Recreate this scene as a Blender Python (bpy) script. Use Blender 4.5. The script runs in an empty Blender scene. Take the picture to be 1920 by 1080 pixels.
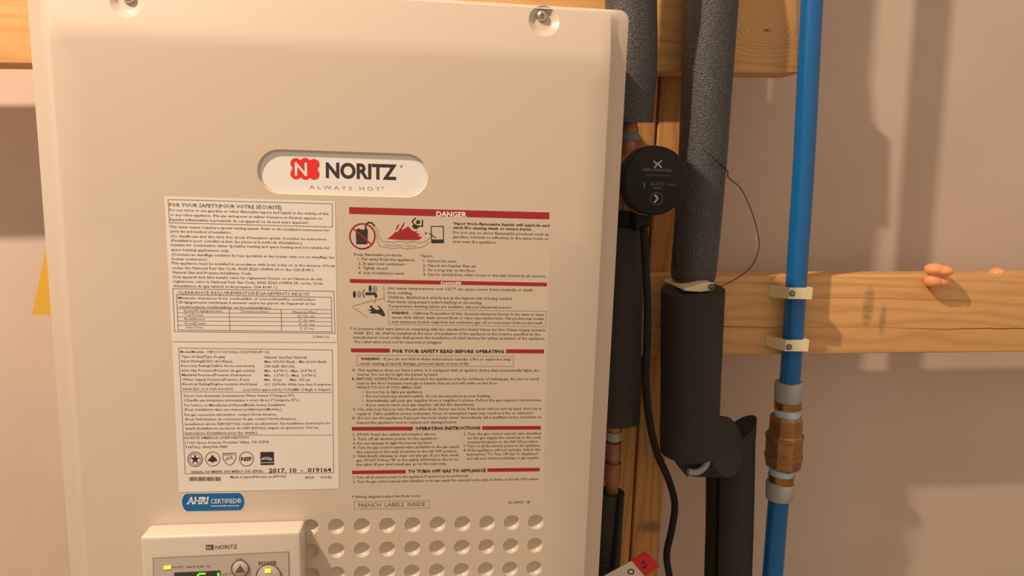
import bpy, bmesh, math, random
from mathutils import Vector, Matrix
from mathutils.geometry import delaunay_2d_cdt, tessellate_polygon

random.seed(7)
S = bpy.context.scene
COL = S.collection

# ------------------------------------------------------------------ camera
# world: X along the wall to the right, Y into the wall, Z up; heater front at Y = 0
FPX = 1280.0
CR = ((0.99427728, -0.03062027, -0.10234787),     # camera right / down / forward
      (0.01422334, 0.98745635, -0.1572503),       # expressed in (X, down, Y)
      (0.1058791, 0.15489467, 0.98224094))
D0 = 0.5767
CAM = Vector((0.0, -D0, 0.0))
W3 = lambda r: Vector((r[0], r[2], -r[1]))
c_right, c_down, c_fwd = W3(CR[0]), W3(CR[1]), W3(CR[2])
cam = bpy.data.objects.new('camera', bpy.data.cameras.new('camera'))
COL.objects.link(cam)
cam.data.sensor_width = 36.0
cam.data.lens = 36.0 * FPX / 1920.0
cam.data.clip_start = 0.02
m = Matrix.Identity(4)
for i in range(3):
    m[i][0] = c_right[i]; m[i][1] = -c_down[i]; m[i][2] = -c_fwd[i]; m[i][3] = CAM[i]
cam.matrix_world = m
S.camera = cam

# ------------------------------------------------------------------ light
world = bpy.data.worlds.new('room_light'); S.world = world
world.use_nodes = True
bg = world.node_tree.nodes['Background']
bg.inputs[0].default_value = (1.0, 0.74, 0.53, 1)
bg.inputs[1].default_value = 0.62
LL = bpy.data.lights.new('ceiling_bulb', 'POINT')
LL.energy = 114.0
LL.color = (1.0, 0.76, 0.55)
LL.shadow_soft_size = 0.022
lamp = bpy.data.objects.new('ceiling_bulb', LL); COL.objects.link(lamp)
lamp.location = (-0.81, -0.53, 1.10)

S.view_settings.view_transform = 'Standard'
S.view_settings.look = 'None'
S.view_settings.gamma = 1.0
S.view_settings.use_curve_mapping = False
S.view_settings.exposure = 0.0

# ------------------------------------------------------------------ helpers
def ray(x, y):
    return c_right * ((x - 960) / FPX) + c_down * ((y - 540) / FPX) + c_fwd
def at(x, y, N):
    """the point at depth plane Y = N seen at photo position x, y"""
    d = ray(x, y); return CAM + d * ((N + D0) / d.y)
def at_n(x, y, N): return at(x, y, N)
def scale_at(p):
    """metres per photo pixel at a point"""
    return (p - CAM).dot(c_fwd) / FPX

class MB:
    def __init__(s): s.v = []; s.f = []
    def add(s, vs, fs):
        b = len(s.v); s.v += [Vector(q) for q in vs]; s.f += [tuple(b + i for i in f) for f in fs]; return s
    def box(s, lo, hi):
        x0, y0, z0 = lo; x1, y1, z1 = hi
        return s.add([(x0,y0,z0),(x1,y0,z0),(x1,y1,z0),(x0,y1,z0),(x0,y0,z1),(x1,y0,z1),(x1,y1,z1),(x0,y1,z1)],
                     [(0,3,2,1),(4,5,6,7),(0,1,5,4),(1,2,6,5),(2,3,7,6),(3,0,4,7)])
    def hexa(s, a, b):
        """solid between two quads (front a, back b), both counter-clockwise seen from the front"""
        return s.add(list(a) + list(b), [(0,1,2,3),(7,6,5,4),(0,4,5,1),(1,5,6,2),(2,6,7,3),(3,7,4,0)])
    def poly(s, pts):
        tri = tessellate_polygon([[Vector(p) for p in pts]])
        n = Vector((0, 0, 0))
        fs = []
        for t in tri:
            a, b, c = (Vector(pts[i]) for i in t)
            nn = (b - a).cross(c - a)
            fs.append(tuple(t) if nn.y < 0 else (t[0], t[2], t[1]))
        return s.add(pts, fs)
    def prism(s, pts, vec):
        vec = Vector(vec); n = len(pts)
        a = [Vector(p) for p in pts]; b = [p + vec for p in a]
        fs = [tuple(range(n)), tuple(reversed(range(n, 2 * n)))]
        fs += [(i, n + i, n + (i + 1) % n, (i + 1) % n) for i in range(n)]
        return s.add(a + b, fs)
    def tube(s, path, rad, seg=24, cap=True, hole=None, frame=None):
        path = [Vector(p) for p in path]
        if not isinstance(rad, (list, tuple)): rad = [rad] * len(path)
        n = len(path); u = None; base = len(s.v); vs = []; fs = []
        for i, p in enumerate(path):
            t = (path[min(i + 1, n - 1)] - path[max(i - 1, 0)]).normalized()
            if u is None:
                u = Vector(frame) if frame else (Vector((0, -1, 0)) if abs(t.y) < .9 else Vector((1, 0, 0)))
            u = (u - t * u.dot(t)).normalized(); w = t.cross(u)
            for k in range(seg):
                a = 2 * math.pi * k / seg
                vs.append(p + (u * math.cos(a) + w * math.sin(a)) * rad[i])
        for i in range(n - 1):
            for k in range(seg):
                k2 = (k + 1) % seg
                fs.append((i * seg + k, i * seg + k2, (i + 1) * seg + k2, (i + 1) * seg + k))
        if cap:
            for i in (0, n - 1):
                p = path[i]
                ring = [i * seg + k for k in range(seg)]
                if hole:
                    q0 = len(vs)
                    for k in range(seg): vs.append(p + (vs[ring[k]] - p) * (hole / rad[i]))
                    d = (path[1] - path[0]).normalized() * .006 if i == 0 else (path[-2] - path[-1]).normalized() * .006
                    q1 = len(vs)
                    for k in range(seg): vs.append(vs[q0 + k] + d)
                    for k in range(seg):
                        k2 = (k + 1) % seg
                        for A, B in ((ring, [q0 + j for j in range(seg)]), ([q0 + j for j in range(seg)], [q1 + j for j in range(seg)])):
                            f = (A[k], A[k2], B[k2], B[k])
                            fs.append(f if i else tuple(reversed(f)))
                    e = tuple(q1 + k for k in range(seg)); fs.append(e if i else tuple(reversed(e)))
                else:
                    fs.append(tuple(ring) if i else tuple(reversed(ring)))
        return s.add(vs, fs)
    def disc(s, c, r, seg=24, u=(1,0,0), w=(0,0,1), r2=None):
        c, u, w = Vector(c), Vector(u), Vector(w)
        ring = [c + u * (r * math.cos(2*math.pi*k/seg)) + w * ((r2 or r) * math.sin(2*math.pi*k/seg)) for k in range(seg)]
        return s.add(ring, [tuple(range(seg))])
    def build(s, name, mat, parent=None, smooth=None, kind=None, bevel=0, bseg=2):
        me = bpy.data.meshes.new(name)
        me.from_pydata([tuple(q) for q in s.v], [], s.f)
        if bevel:
            bm = bmesh.new(); bm.from_mesh(me)
            es = [e for e in bm.edges if len(e.link_faces) == 2 and e.calc_face_angle(0) > .5]
            bmesh.ops.bevel(bm, geom=es, offset=bevel, segments=bseg, affect='EDGES', profile=.5)
            bm.to_mesh(me); bm.free()
        me.update()
        if smooth:
            me.polygons.foreach_set('use_smooth', [True] * len(me.polygons))
            me.set_sharp_from_angle(angle=math.radians(smooth))
        me.materials.append(mat)
        o = bpy.data.objects.new(name, me); COL.objects.link(o)
        if parent: o.parent = parent
        if kind: o['kind'] = kind
        return o

def tag(o, label, cat, group=None):
    o['label'] = label; o['category'] = cat
    if group: o['group'] = group
    return o
def empty(name, loc=(0, 0, 0)):
    o = bpy.data.objects.new(name, None); COL.objects.link(o); o.empty_display_size = .02
    o.location = loc; return o
def adopt(o, parent):
    o.parent = parent; o.matrix_parent_inverse = Matrix.Translation(-Vector(parent.location)); return o
def spline(pts, k=8):
    """Catmull-Rom through 3D points"""
    p = [Vector(q) for q in pts]; p = [p[0] * 2 - p[1]] + p + [p[-1] * 2 - p[-2]]; out = []
    for i in range(1, len(p) - 2):
        for j in range(k):
            t = j / k; a, b, c, d = p[i-1], p[i], p[i+1], p[i+2]
            out.append(.5 * ((2*b) + (c-a)*t + (2*a-5*b+4*c-d)*t*t + (-a+3*b-3*c+d)*t**3))
    out.append(p[-2]); return out

# ------------------------------------------------------------------ materials
def mat(name, color, rough=.5, metal=0.0, spec=.5, emit=None, es=1.0):
    M = bpy.data.materials.new(name); M.use_nodes = True
    b = M.node_tree.nodes['Principled BSDF']
    b.inputs['Base Color'].default_value = (*color, 1); b.inputs['Roughness'].default_value = rough
    b.inputs['Metallic'].default_value = metal; b.inputs['Specular IOR Level'].default_value = spec
    if emit: b.inputs['Emission Color'].default_value = (*emit, 1); b.inputs['Emission Strength'].default_value = es
    return M
def nodes(M): return M.node_tree.nodes, M.node_tree.links, M.node_tree.nodes['Principled BSDF']
def noise_bump(M, scale, strength, dist=.001, detail=3, colors=None, cscale=None, kind='NOISE', stretch=None):
    N, L, b = nodes(M)
    tc = N.new('ShaderNodeTexCoord'); co = tc.outputs['Object']
    if stretch:
        mp = N.new('ShaderNodeMapping'); mp.inputs['Scale'].default_value = stretch
        L.new(co, mp.inputs['Vector']); co = mp.outputs[0]
    if kind == 'VORONOI':
        t = N.new('ShaderNodeTexVoronoi'); t.inputs['Scale'].default_value = scale; h = t.outputs['Distance']
    else:
        t = N.new('ShaderNodeTexNoise'); t.inputs['Scale'].default_value = scale; t.inputs['Detail'].default_value = detail; h = t.outputs['Fac']
    L.new(co, t.inputs['Vector'])
    bp = N.new('ShaderNodeBump'); bp.inputs['Strength'].default_value = strength; bp.inputs['Distance'].default_value = dist
    L.new(h, bp.inputs['Height']); L.new(bp.outputs[0], b.inputs['Normal'])
    if colors:
        t2 = N.new('ShaderNodeTexNoise'); t2.inputs['Scale'].default_value = cscale or scale; t2.inputs['Detail'].default_value = 4
        L.new(co, t2.inputs['Vector'])
        r = N.new('ShaderNodeValToRGB')
        r.color_ramp.elements[0].position = .3; r.color_ramp.elements[1].position = .7
        r.color_ramp.elements[0].color = (*colors[0], 1); r.color_ramp.elements[1].color = (*colors[1], 1)
        L.new(t2.outputs['Fac'], r.inputs[0]); L.new(r.outputs[0], b.inputs['Base Color'])
    return M

def wood_mat(name, light, dark, axis='X', knot=None, cracks=(), seed=0.0, stain=None):
    """pine: growth-ring bands stretched along the board, fine fibre, optional knot (x, z) and drying cracks (z, wobble)"""
    M = mat(name, light, .55, spec=.35); N, L, b = nodes(M)
    tc = N.new('ShaderNodeTexCoord')
    def val(op, a, bb=None, cc=None):
        n = N.new('ShaderNodeMath'); n.operation = op
        for i, q in enumerate((a, bb, cc)):
            if q is None: continue
            if isinstance(q, (int, float)): n.inputs[i].default_value = q
            else: L.new(q, n.inputs[i])
        return n.outputs[0]
    sep = N.new('ShaderNodeSeparateXYZ'); L.new(tc.outputs['Object'], sep.inputs[0])
    mp = N.new('ShaderNodeMapping')
    mp.inputs['Location'].default_value = (seed, seed * .7, seed * 1.3)
    mp.inputs['Scale'].default_value = (2.2, 14, 14) if axis == 'X' else (14, 14, 2.2)
    L.new(tc.outputs['Object'], mp.inputs['Vector'])
    n1 = N.new('ShaderNodeTexNoise'); n1.inputs['Scale'].default_value = 1.6; n1.inputs['Detail'].default_value = 2
    L.new(mp.outputs[0], n1.inputs['Vector'])
    across, along = (sep.outputs['Z'], sep.outputs['X']) if axis == 'X' else (sep.outputs['X'], sep.outputs['Z'])
    field = val('ADD', val('MULTIPLY', across, 420.0), val('MULTIPLY', n1.outputs['Fac'], 26.0))
    if knot:
        n3 = N.new('ShaderNodeTexNoise'); n3.inputs['Scale'].default_value = 22; n3.inputs['Detail'].default_value = 1; L.new(tc.outputs['Object'], n3.inputs['Vector'])
        dx = val('MULTIPLY', val('SUBTRACT', sep.outputs['X'], knot[0]), .42)
        dz = val('SUBTRACT', sep.outputs['Z'], knot[1])
        d = val('SQRT', val('ADD', val('MULTIPLY', dx, dx), val('MULTIPLY', dz, dz)))
        inf = val('MAXIMUM', val('SUBTRACT', 1.0, val('DIVIDE', d, .036)), 0.0)
        ringf = val('ADD', val('MULTIPLY', d, 400.0), val('MULTIPLY', n3.outputs['Fac'], 16.0))
        field = val('ADD', val('MULTIPLY', field, val('SUBTRACT', 1.0, inf)), val('MULTIPLY', ringf, inf))
    s1 = val('MULTIPLY_ADD', val('SINE', field), .5, .5)
    s1 = val('POWER', s1, 2.2)
    n2 = N.new('ShaderNodeTexNoise'); n2.inputs['Scale'].default_value = 18; n2.inputs['Detail'].default_value = 5
    L.new(mp.outputs[0], n2.inputs['Vector'])
    fac = val('ADD', val('MULTIPLY', s1, .42), val('MULTIPLY', n2.outputs['Fac'], .45))
    r = N.new('ShaderNodeValToRGB')
    r.color_ramp.elements[0].position = .12; r.color_ramp.elements[1].position = .85
    r.color_ramp.elements[0].color = (*light, 1); r.color_ramp.elements[1].color = (*dark, 1)
    L.new(fac, r.inputs[0])
    col = r.outputs[0]
    def darken(col, mask, c):
        mx = N.new('ShaderNodeMix'); mx.data_type = 'RGBA'
        L.new(mask, mx.inputs['Factor']); L.new(col, mx.inputs['A']); mx.inputs['B'].default_value = (*c, 1)
        return mx.outputs['Result']
    if knot:
        k = val('MAXIMUM', val('SUBTRACT', 1.0, val('DIVIDE', d, .0022)), 0.0)
        col = darken(col, k, (.06, .025, .01))
    wob = N.new('ShaderNodeTexNoise'); wob.noise_dimensions = '1D'
    wob.inputs['Scale'].default_value = 9; wob.inputs['Detail'].default_value = 4
    L.new(along, wob.inputs['W'])
    for (z, amp, wid, st, gate) in cracks:
        dd = val('ABSOLUTE', val('SUBTRACT', val('SUBTRACT', across, z), val('MULTIPLY', val('SUBTRACT', wob.outputs['Fac'], .5), amp)))
        k = val('MULTIPLY', val('MAXIMUM', val('SUBTRACT', 1.0, val('DIVIDE', dd, wid)), 0.0), st)
        if gate:
            g = N.new('ShaderNodeTexNoise'); g.noise_dimensions = '1D'; g.inputs['Scale'].default_value = gate
            L.new(along, g.inputs['W']); k = val('MULTIPLY', k, val('MULTIPLY', val('MAXIMUM', val('SUBTRACT', g.outputs['Fac'], .42), 0.0), 6.0))
            k = val('MINIMUM', k, 1.0)
        col = darken(col, k, (.13, .055, .02))
    for (sx, sz, rx, rz, st) in (stain or ()):
        ex = val('DIVIDE', val('SUBTRACT', sep.outputs['X'], sx), rx); ez = val('DIVIDE', val('SUBTRACT', sep.outputs['Z'], sz), rz)
        q = val('ADD', val('MULTIPLY', ex, ex), val('MULTIPLY', ez, ez))
        k = val('MULTIPLY', val('MAXIMUM', val('SUBTRACT', 1.0, q), 0.0), val('MULTIPLY', n2.outputs['Fac'], st))
        col = darken(col, k, (.15, .10, .06))
    L.new(col, b.inputs['Base Color'])
    bp = N.new('ShaderNodeBump'); bp.inputs['Strength'].default_value = .25; bp.inputs['Distance'].default_value = .0006
    L.new(fac, bp.inputs['Height']); L.new(bp.outputs[0], b.inputs['Normal'])
    return M

M_paint = noise_bump(mat('cream_enamel_paint', (.64, .555, .465), .27, spec=.5), 260, .03, .0004)
M_plate = mat('white_badge_plastic', (.84, .84, .84), .35)
M_paper = mat('label_paper', (.80, .775, .745), .55)
M_ink = mat('black_ink', (.035, .03, .028), .6)
M_inkgrey = mat('grey_ink', (.13, .11, .09), .6)
M_inkpale = mat('pale_grey_ink', (.33, .29, .25), .6)
M_hair = mat('hairline_ink', (.30, .25, .2), .6)
M_redink = mat('dark_red_ink', (.36, .018, .025), .5)
M_logo = mat('logo_red', (.80, .03, .025), .4)
M_white = mat('white_ink', (.85, .85, .85), .5)
M_blueink = mat('sticker_blue', (.004, .13, .42), .35)
M_steel = mat('screw_steel', (.62, .60, .56), .28, .9)
M_ctrl = mat('controller_plastic', (.66, .60, .52), .4)
M_ctrlface = mat('controller_face', (.55, .50, .45), .45)
M_lcd = mat('dark_display', (.05, .05, .045), .25)
M_green = mat('green_led', (.1, .6, .05), .4, emit=(.22, .80, .06), es=.75)
M_yel = mat('yellow_led', (.6, .6, .05), .4, emit=(.75, .68, .03), es=.9)
M_foam = noise_bump(mat('pipe_insulation', (.045, .043, .042), .42, spec=.6), 680, 1.0, .0014, 2, ((.026, .027, .029), (.085, .085, .088)), 480)
M_foamsm = noise_bump(mat('smooth_pipe_insulation', (.040, .037, .034), .7, spec=.25), 160, .25, .0006, 2)
M_black = mat('black_pump_plastic', (.012, .011, .0105), .55, spec=.3)
M_cord = mat('black_cord_rubber', (.010, .010, .010), .55, spec=.25)
M_blue = mat('blue_pex', (.003, .13, .40), .30, spec=.5)
M_brass = noise_bump(mat('cast_brass', (.42, .21, .075), .48, .55), 220, .35, .0005, 3, ((.26, .13, .05), (.37, .20, .085)), 60)
M_gold = mat('polished_brass', (.40, .23, .06), .25, .85)
M_ring = mat('grey_crimp_ring', (.34, .345, .33), .5)
M_pale = mat('pale_blue_seal', (.42, .56, .70), .5)
M_cream = mat('cream_clamp_plastic', (.82, .74, .50), .45)
M_bolt = mat('dull_screw', (.16, .14, .12), .45, .6)
M_copper = noise_bump(mat('tarnished_copper', (.36, .16, .085), .45, .6), 90, .2, .0004, 3, ((.28, .13, .07), (.42, .2, .11)), 40)
M_teal = mat('teal_tape', (.12, .24, .24), .6)
M_orange = noise_bump(mat('orange_foam', (.95, .41, .19), .42), 120, .15, .001)
M_yellow = mat('yellow_card', (.70, .41, .05), .6)
M_red = mat('red_tag', (.62, .02, .03), .45)
M_tag = mat('cream_tag_card', (.72, .66, .57), .6)
M_wire = mat('thin_wire', (.05, .038, .028), .6)
M_wall = noise_bump(mat('drywall_paper', (.55, .475, .415), .9, spec=.15), 300, .08, .0005, 4, ((.615, .50, .425), (.655, .54, .465)), 7)
M_floor = noise_bump(mat('concrete_floor', (.35, .33, .30), .8), 60, .2, .001, 4, ((.3, .28, .26), (.4, .38, .35)), 6)

# ------------------------------------------------------------------ setting
BEAM = .19; BT = .038; STUD = BEAM + BT; WALL = .325
FLOOR = -1.35; CEIL = 1.62
def struct(o): o['kind'] = 'structure'; return o
struct(MB().box((-6, WALL, FLOOR), (6, WALL + .013, CEIL + .4)).build('wall_back', M_wall))
struct(MB().box((-6, -6, FLOOR - .05), (6, WALL, FLOOR)).build('floor', M_floor))

# wooden beams nailed across the studs
def beam(name, tl, tr, br, bl, M, label, x_ext=(0, 0)):
    """front-face corners given as photo positions"""
    q = [at(*p, BEAM) for p in (bl, br, tr, tl)]
    if x_ext[0]:
        q[0] += (q[0] - q[1]).normalized() * x_ext[0]; q[3] += (q[3] - q[2]).normalized() * x_ext[0]
    if x_ext[1]:
        q[1] += (q[1] - q[0]).normalized() * x_ext[1]; q[2] += (q[2] - q[3]).normalized() * x_ext[1]
    back = [p + Vector((0, BT, 0)) for p in q]
    return tag(MB().hexa(q, back).build(name, M, bevel=.0022, bseg=3, smooth=40), label, 'beam')
kn = at(1438, 57, BEAM)
M_wood1 = wood_mat('pine_board', (.74, .43, .175), (.58, .31, .115), 'X', knot=(kn.x, kn.z), cracks=((.158, .004, .0007, .6, 3),), seed=3.1)
ck = at(1600, 614, BEAM).z; cs = [at(x, y, BEAM) for x, y in ((1560, 540), (1628, 590), (1655, 560), (1825, 615))]
M_wood2 = wood_mat('pine_beam', (.78, .46, .19), (.60, .33, .125), 'X',
                   cracks=((ck, .008, .0011, .85, 2.2), (ck + .036, .006, .0008, .5, 3), (ck + .053, .003, .0006, .4, 4)), seed=9.4,
                   stain=[(at(1628, 575, BEAM).x, at(1628, 575, BEAM).z, .009, .03, 1.0), (at(1655, 600, BEAM).x, at(1655, 600, BEAM).z, .006, .022, 1.0)])
M_stud = wood_mat('pine_stud', (.62, .33, .11), (.42, .20, .06), 'Z', seed=5.2, stain=[(at(1219, 987, STUD).x, at(1219, 987, STUD).z, .022, .011, 1.6)])
beam('wooden_beam', (-40, -64), (1497, -44), (1497, 138), (-40, 119), M_wood1,
     'knotty pine beam across the top of the wall, running behind the heater', (.25, 0))
beam('wooden_beam', (1150, 518.5), (1980, 514.5), (1980, 659.5), (1150, 668), M_wood2,
     'pine beam halfway up the wall, holding the blue pipe clamps', (0, .3))
# two studs side by side behind the beams
def stud(x0, x1, label):
    return tag(MB().box((x0, STUD, FLOOR), (x1, WALL, CEIL)).build('wall_stud', M_stud, bevel=.003, bseg=3, smooth=40), label, 'stud')
xs0 = at(1193, 900, STUD).x; xs1 = at(1246, 900, STUD).x
stud(xs0, xs1, 'vertical wooden stud seen between the two black insulated pipes')
stud(xs0 - .0025 - (xs1 - xs0), xs0 - .0025, 'vertical wooden stud just beside the right edge of the heater')

# ------------------------------------------------------------------ water heater
XL = at(118.5, 400, 0).x; XR = at(1131, 360, 0).x
XLO = at(78, 400, .011).x; XRO = at(1163, 360, .011).x
ZT = at(1000, 10, .010).z; ZB = ZT - .69
ZC = at(550, 96, 0).z                       # where the front starts to curve back
ZCROWN = ZT
heater = empty('water_heater', ((XL + XR) / 2, .19, ZB))
tag(heater, 'large cream tankless water heater with badge, printed warnings and dimpled lower panel', 'water heater')
def prof(z):
    if z <= ZC: return 0.0
    t = (z - ZC) / (ZT - ZC); return .0095 * (t * t / .3 / 2 if t < .3 else t - .15) / .85
def PT(x, y): p = at(x, y, 0); return p

# loops on the front face
def rrect(x0, x1, z0, z1, r, k=6):
    out = []
    for cx, cz, a0 in ((x1 - r, z1 - r, 0), (x0 + r, z1 - r, 90), (x0 + r, z0 + r, 180), (x1 - r, z0 + r, 270)):
        for i in range(k + 1):
            a = math.radians(a0 + 90 * i / k); out.append((cx + r * math.cos(a), cz + r * math.sin(a)))
    return out
def dens(loop, step):
    out = []
    for i, a in enumerate(loop):
        b = loop[(i + 1) % len(loop)]; d = math.hypot(b[0] - a[0], b[1] - a[1]); n = max(1, int(d / step))
        out += [(a[0] + (b[0] - a[0]) * j / n, a[1] + (b[1] - a[1]) * j / n) for j in range(n)]
    return out
outer = dens(rrect(XL, XR, ZB + .012, ZT - .0025, .006), .012)
def circ(cx, cz, r, n): return [(cx + r * math.cos(2 * math.pi * i / n), cz + r * math.sin(2 * math.pi * i / n)) for i in range(n)]
badge_c = ((at(482, 322, 0).x + at(803, 328, 0).x) / 2, (at(643, 284, 0).z + at(643, 367, 0).z) / 2)
badge_w = (at(803, 328, 0).x - at(482, 322, 0).x) / 2; badge_h = (at(643, 284, 0).z - at(643, 367, 0).z) / 2
def stadium(hw, hh, n=14):
    out = []
    for s, a0 in ((1, -90), (-1, 90)):
        for i in range(n + 1):
            a = math.radians(a0 + 180 * i / n)
            out.append((badge_c[0] + s * (hw - hh) + hh * math.cos(a), badge_c[1] + hh * math.sin(a)))
    return out
badge = stadium(badge_w, badge_h)
scr = [at(1020, 39, .006), at(238, 2, .006)]
SR = .0128
screws = [circ(p.x, p.z, SR, 28) for p in scr]
DX0 = at(582, 988, 0).x; DX1 = at(1005, 978, 0).x; DZ0 = -.3070; DPX = (DX1 - DX0) / 9; DPZ = .0229; DR = .0073
NROW = 9
dcent = [(DX0 + i * DPX, DZ0 - j * DPZ) for j in range(NROW) for i in range(10)]
dloops = [circ(cx, cz, DR, 24) for cx, cz in dcent]
loops = [outer, badge] + screws + dloops
pts = []; edges = []
for lp in loops:
    b = len(pts); pts += [Vector(p) for p in lp]; edges += [(b + i, b + (i + 1) % len(lp)) for i in range(len(lp))]
for k in range(9):                                             # rows in the curved crown
    z = ZC + (ZT - .003 - ZC) * (0, .04, .08, .13, .18, .24, .32, .55, .78)[k]
    for i in range(1, 46):
        x = XL + (XR - XL) * i / 46
        if all((x - p.x) ** 2 + (z - p.z) ** 2 > (SR * 1.25) ** 2 for p in scr): pts.append(Vector((x, z)))
for i in range(1, 20):                                         # sparse grid on the flat
    for j in range(1, 8):
        z = ZC - j * .02
        x = XL + (XR - XL) * i / 20
        if not (abs(x - badge_c[0]) < badge_w + .01 and abs(z - badge_c[1]) < badge_h + .008): pts.append(Vector((x, z)))
vo, eo, fo, *_ = delaunay_2d_cdt(pts, edges, [], 0, 1e-7)
def inside(p, lp):
    c = False; j = len(lp) - 1
    for i in range(len(lp)):
        a, b = lp[i], lp[j]
        if (a[1] > p[1]) != (b[1] > p[1]) and p[0] < (b[0] - a[0]) * (p[1] - a[1]) / (b[1] - a[1]) + a[0]: c = not c
        j = i
    return c
cover = MB()
def in_hole(c):
    if inside(c, badge): return True
    if any((c[0] - p.x) ** 2 + (c[1] - p.z) ** 2 < (SR * .995) ** 2 for p in scr): return True
    return any((c[0] - d[0]) ** 2 + (c[1] - d[1]) ** 2 < (DR * .985) ** 2 for d in dcent)
fs = []
for f in fo:
    cx = sum(vo[i][0] for i in f) / len(f); cz = sum(vo[i][1] for i in f) / len(f)
    if in_hole((cx, cz)) or not inside((cx, cz), outer): continue
    a, b_, c_ = (vo[i] for i in f[:3])
    ccw = (b_[0]-a[0])*(c_[1]-a[1]) - (b_[1]-a[1])*(c_[0]-a[0]) > 0
    fs.append(tuple(f) if ccw else tuple(reversed(f)))
cover.add([(p[0], prof(p[1]), p[1]) for p in vo], fs)
# rolled edge, slanted side and return lip: rings around the front face
xc = (XL + XR) / 2; dl = XL - XLO; dr = XRO - XR
def ring(fx, fz, N):
    out = []
    for x, z in outer:
        t = (x - xc) / ((XR - XL) / 2)
        nx = x + (dr if t > 0 else -dl) * fx * min(1, abs(t) ** 8 * 1.0 if abs(t) < 1 else 1)
        top = max(0, min(1, (z - (ZT - .012)) / .009)); bt = max(0, min(1, (ZB + .02 - z) / .009))
        out.append((nx, prof(min(z, ZT)) * (1 - min(1, N / .0128)) + N, z + .0035 * fz * top - .010 * fz * bt))
    return out
rings = [ring(0, 0, 0), ring(.05, .12, .0004), ring(.10, .25, .0014), ring(.44, .6, .0090), ring(.52, .68, .0098), ring(.93, .93, .0122), ring(.98, .98, .0128), ring(1.0, 1.0, .0142), ring(1.0, 1.0, .0365)]
b0 = len(cover.v)
n = len(outer); vs = [v for r in rings for v in r]; fs = []
for i in range(len(rings) - 1):
    for k in range(n):
        k2 = (k + 1) % n; fs.append((i*n + k2, i*n + k, (i+1)*n + k, (i+1)*n + k2))
cover.add(vs, fs)
# badge recess wall and the floors of the screw recesses
inner = stadium(badge_w - .0016, badge_h - .0016)
n = len(badge)
cover.add([(x, 0, z) for x, z in badge] + [(x, .0028, z) for x, z in inner], [((k+1) % n, k, n + k, n + (k+1) % n) for k in range(n)])
for p, lp in zip(scr, screws):
    rr = [(1, 0), (.93, .0005), (.62, .0040), (.50, .0042)]
    vs = []; k = len(lp)
    for s_, d_ in rr:
        for x, z in lp:
            base = prof(z) if s_ == 1 else prof(z) * s_ + prof(p.z) * (1 - s_)
            vs.append((p.x + (x - p.x) * s_, base + d_, p.z + (z - p.z) * s_))
    fs = [(i*k + (j+1) % k, i*k + j, (i+1)*k + j, (i+1)*k + (j+1) % k) for i in range(3) for j in range(k)]
    fs.append(tuple(3*k + j for j in range(k)))
    cover.add(vs, fs)
o = cover.build('front_cover', M_paint)
bm = bmesh.new(); bm.from_mesh(o.data); bmesh.ops.remove_doubles(bm, verts=bm.verts, dist=2e-6)
bm.to_mesh(o.data); bm.free()
o.data.polygons.foreach_set('use_smooth', [True] * len(o.data.polygons)); o.data.set_sharp_from_angle(angle=math.radians(32))
front = adopt(o, heater)
casing = MB().box((XLO + .004, .030, ZB + .004), (XRO - .004, .188, ZT - .002)).build('casing', M_paint, bevel=.004, smooth=40); adopt(casing, heater)
# dimples: one shared bowl mesh
bowl = MB(); k = 24; vs = []; rr = [(1, 0), (.94, .0014), (.80, .0031), (.57, .0044), (.28, .0050)]
for s_, d_ in rr: vs += [(DR * s_ * math.cos(2*math.pi*j/k), d_, DR * s_ * math.sin(2*math.pi*j/k)) for j in range(k)]
fs = [(i*k + (j+1) % k, i*k + j, (i+1)*k + j, (i+1)*k + (j+1) % k) for i in range(4) for j in range(k)] + [tuple(4*k + j for j in range(k))]
d0 = bowl.add(vs, fs).build('dimple', M_paint, smooth=60)
for i, (cx, cz) in enumerate(dcent):
    d = d0 if i == 0 else d0.copy()
    if i: COL.objects.link(d)
    d.location = (cx, 0, cz); d.parent = front
# mount brackets at the back so that the heater hangs on the top beam
adopt(MB().box((xc - .1, .186, ZT - .05), (xc + .1, .1905, ZT + .012)).build('mounting_bracket', M_steel), heater)
# screws
for p, (ox, oz) in zip(scr, ((-.0015, .0048), (0, .0035))):
    N0 = prof(p.z) + .0042
    a = Vector((p.x + ox, N0 + .0002, p.z + oz)); ax = Vector((0, -1, 0))
    prf = [(0, .0046), (.0012, .0047), (.0026, .0040), (.0036, .0026), (.0041, .0012)]
    s = MB().tube([a + ax * q for q, _ in prf], [r for _, r in prf], 20).build('cover_screw', M_steel, smooth=50); adopt(s, heater)
    c0 = a + ax * .00418
    MB().box((c0.x - .0018, c0.y - .0001, c0.z - .0004), (c0.x + .0018, c0.y + .0008, c0.z + .0004)).box((c0.x - .0004, c0.y - .0001, c0.z - .0018), (c0.x + .0004, c0.y + .0008, c0.z + .0018)).build('screw_slot', M_bolt, s)

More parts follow.
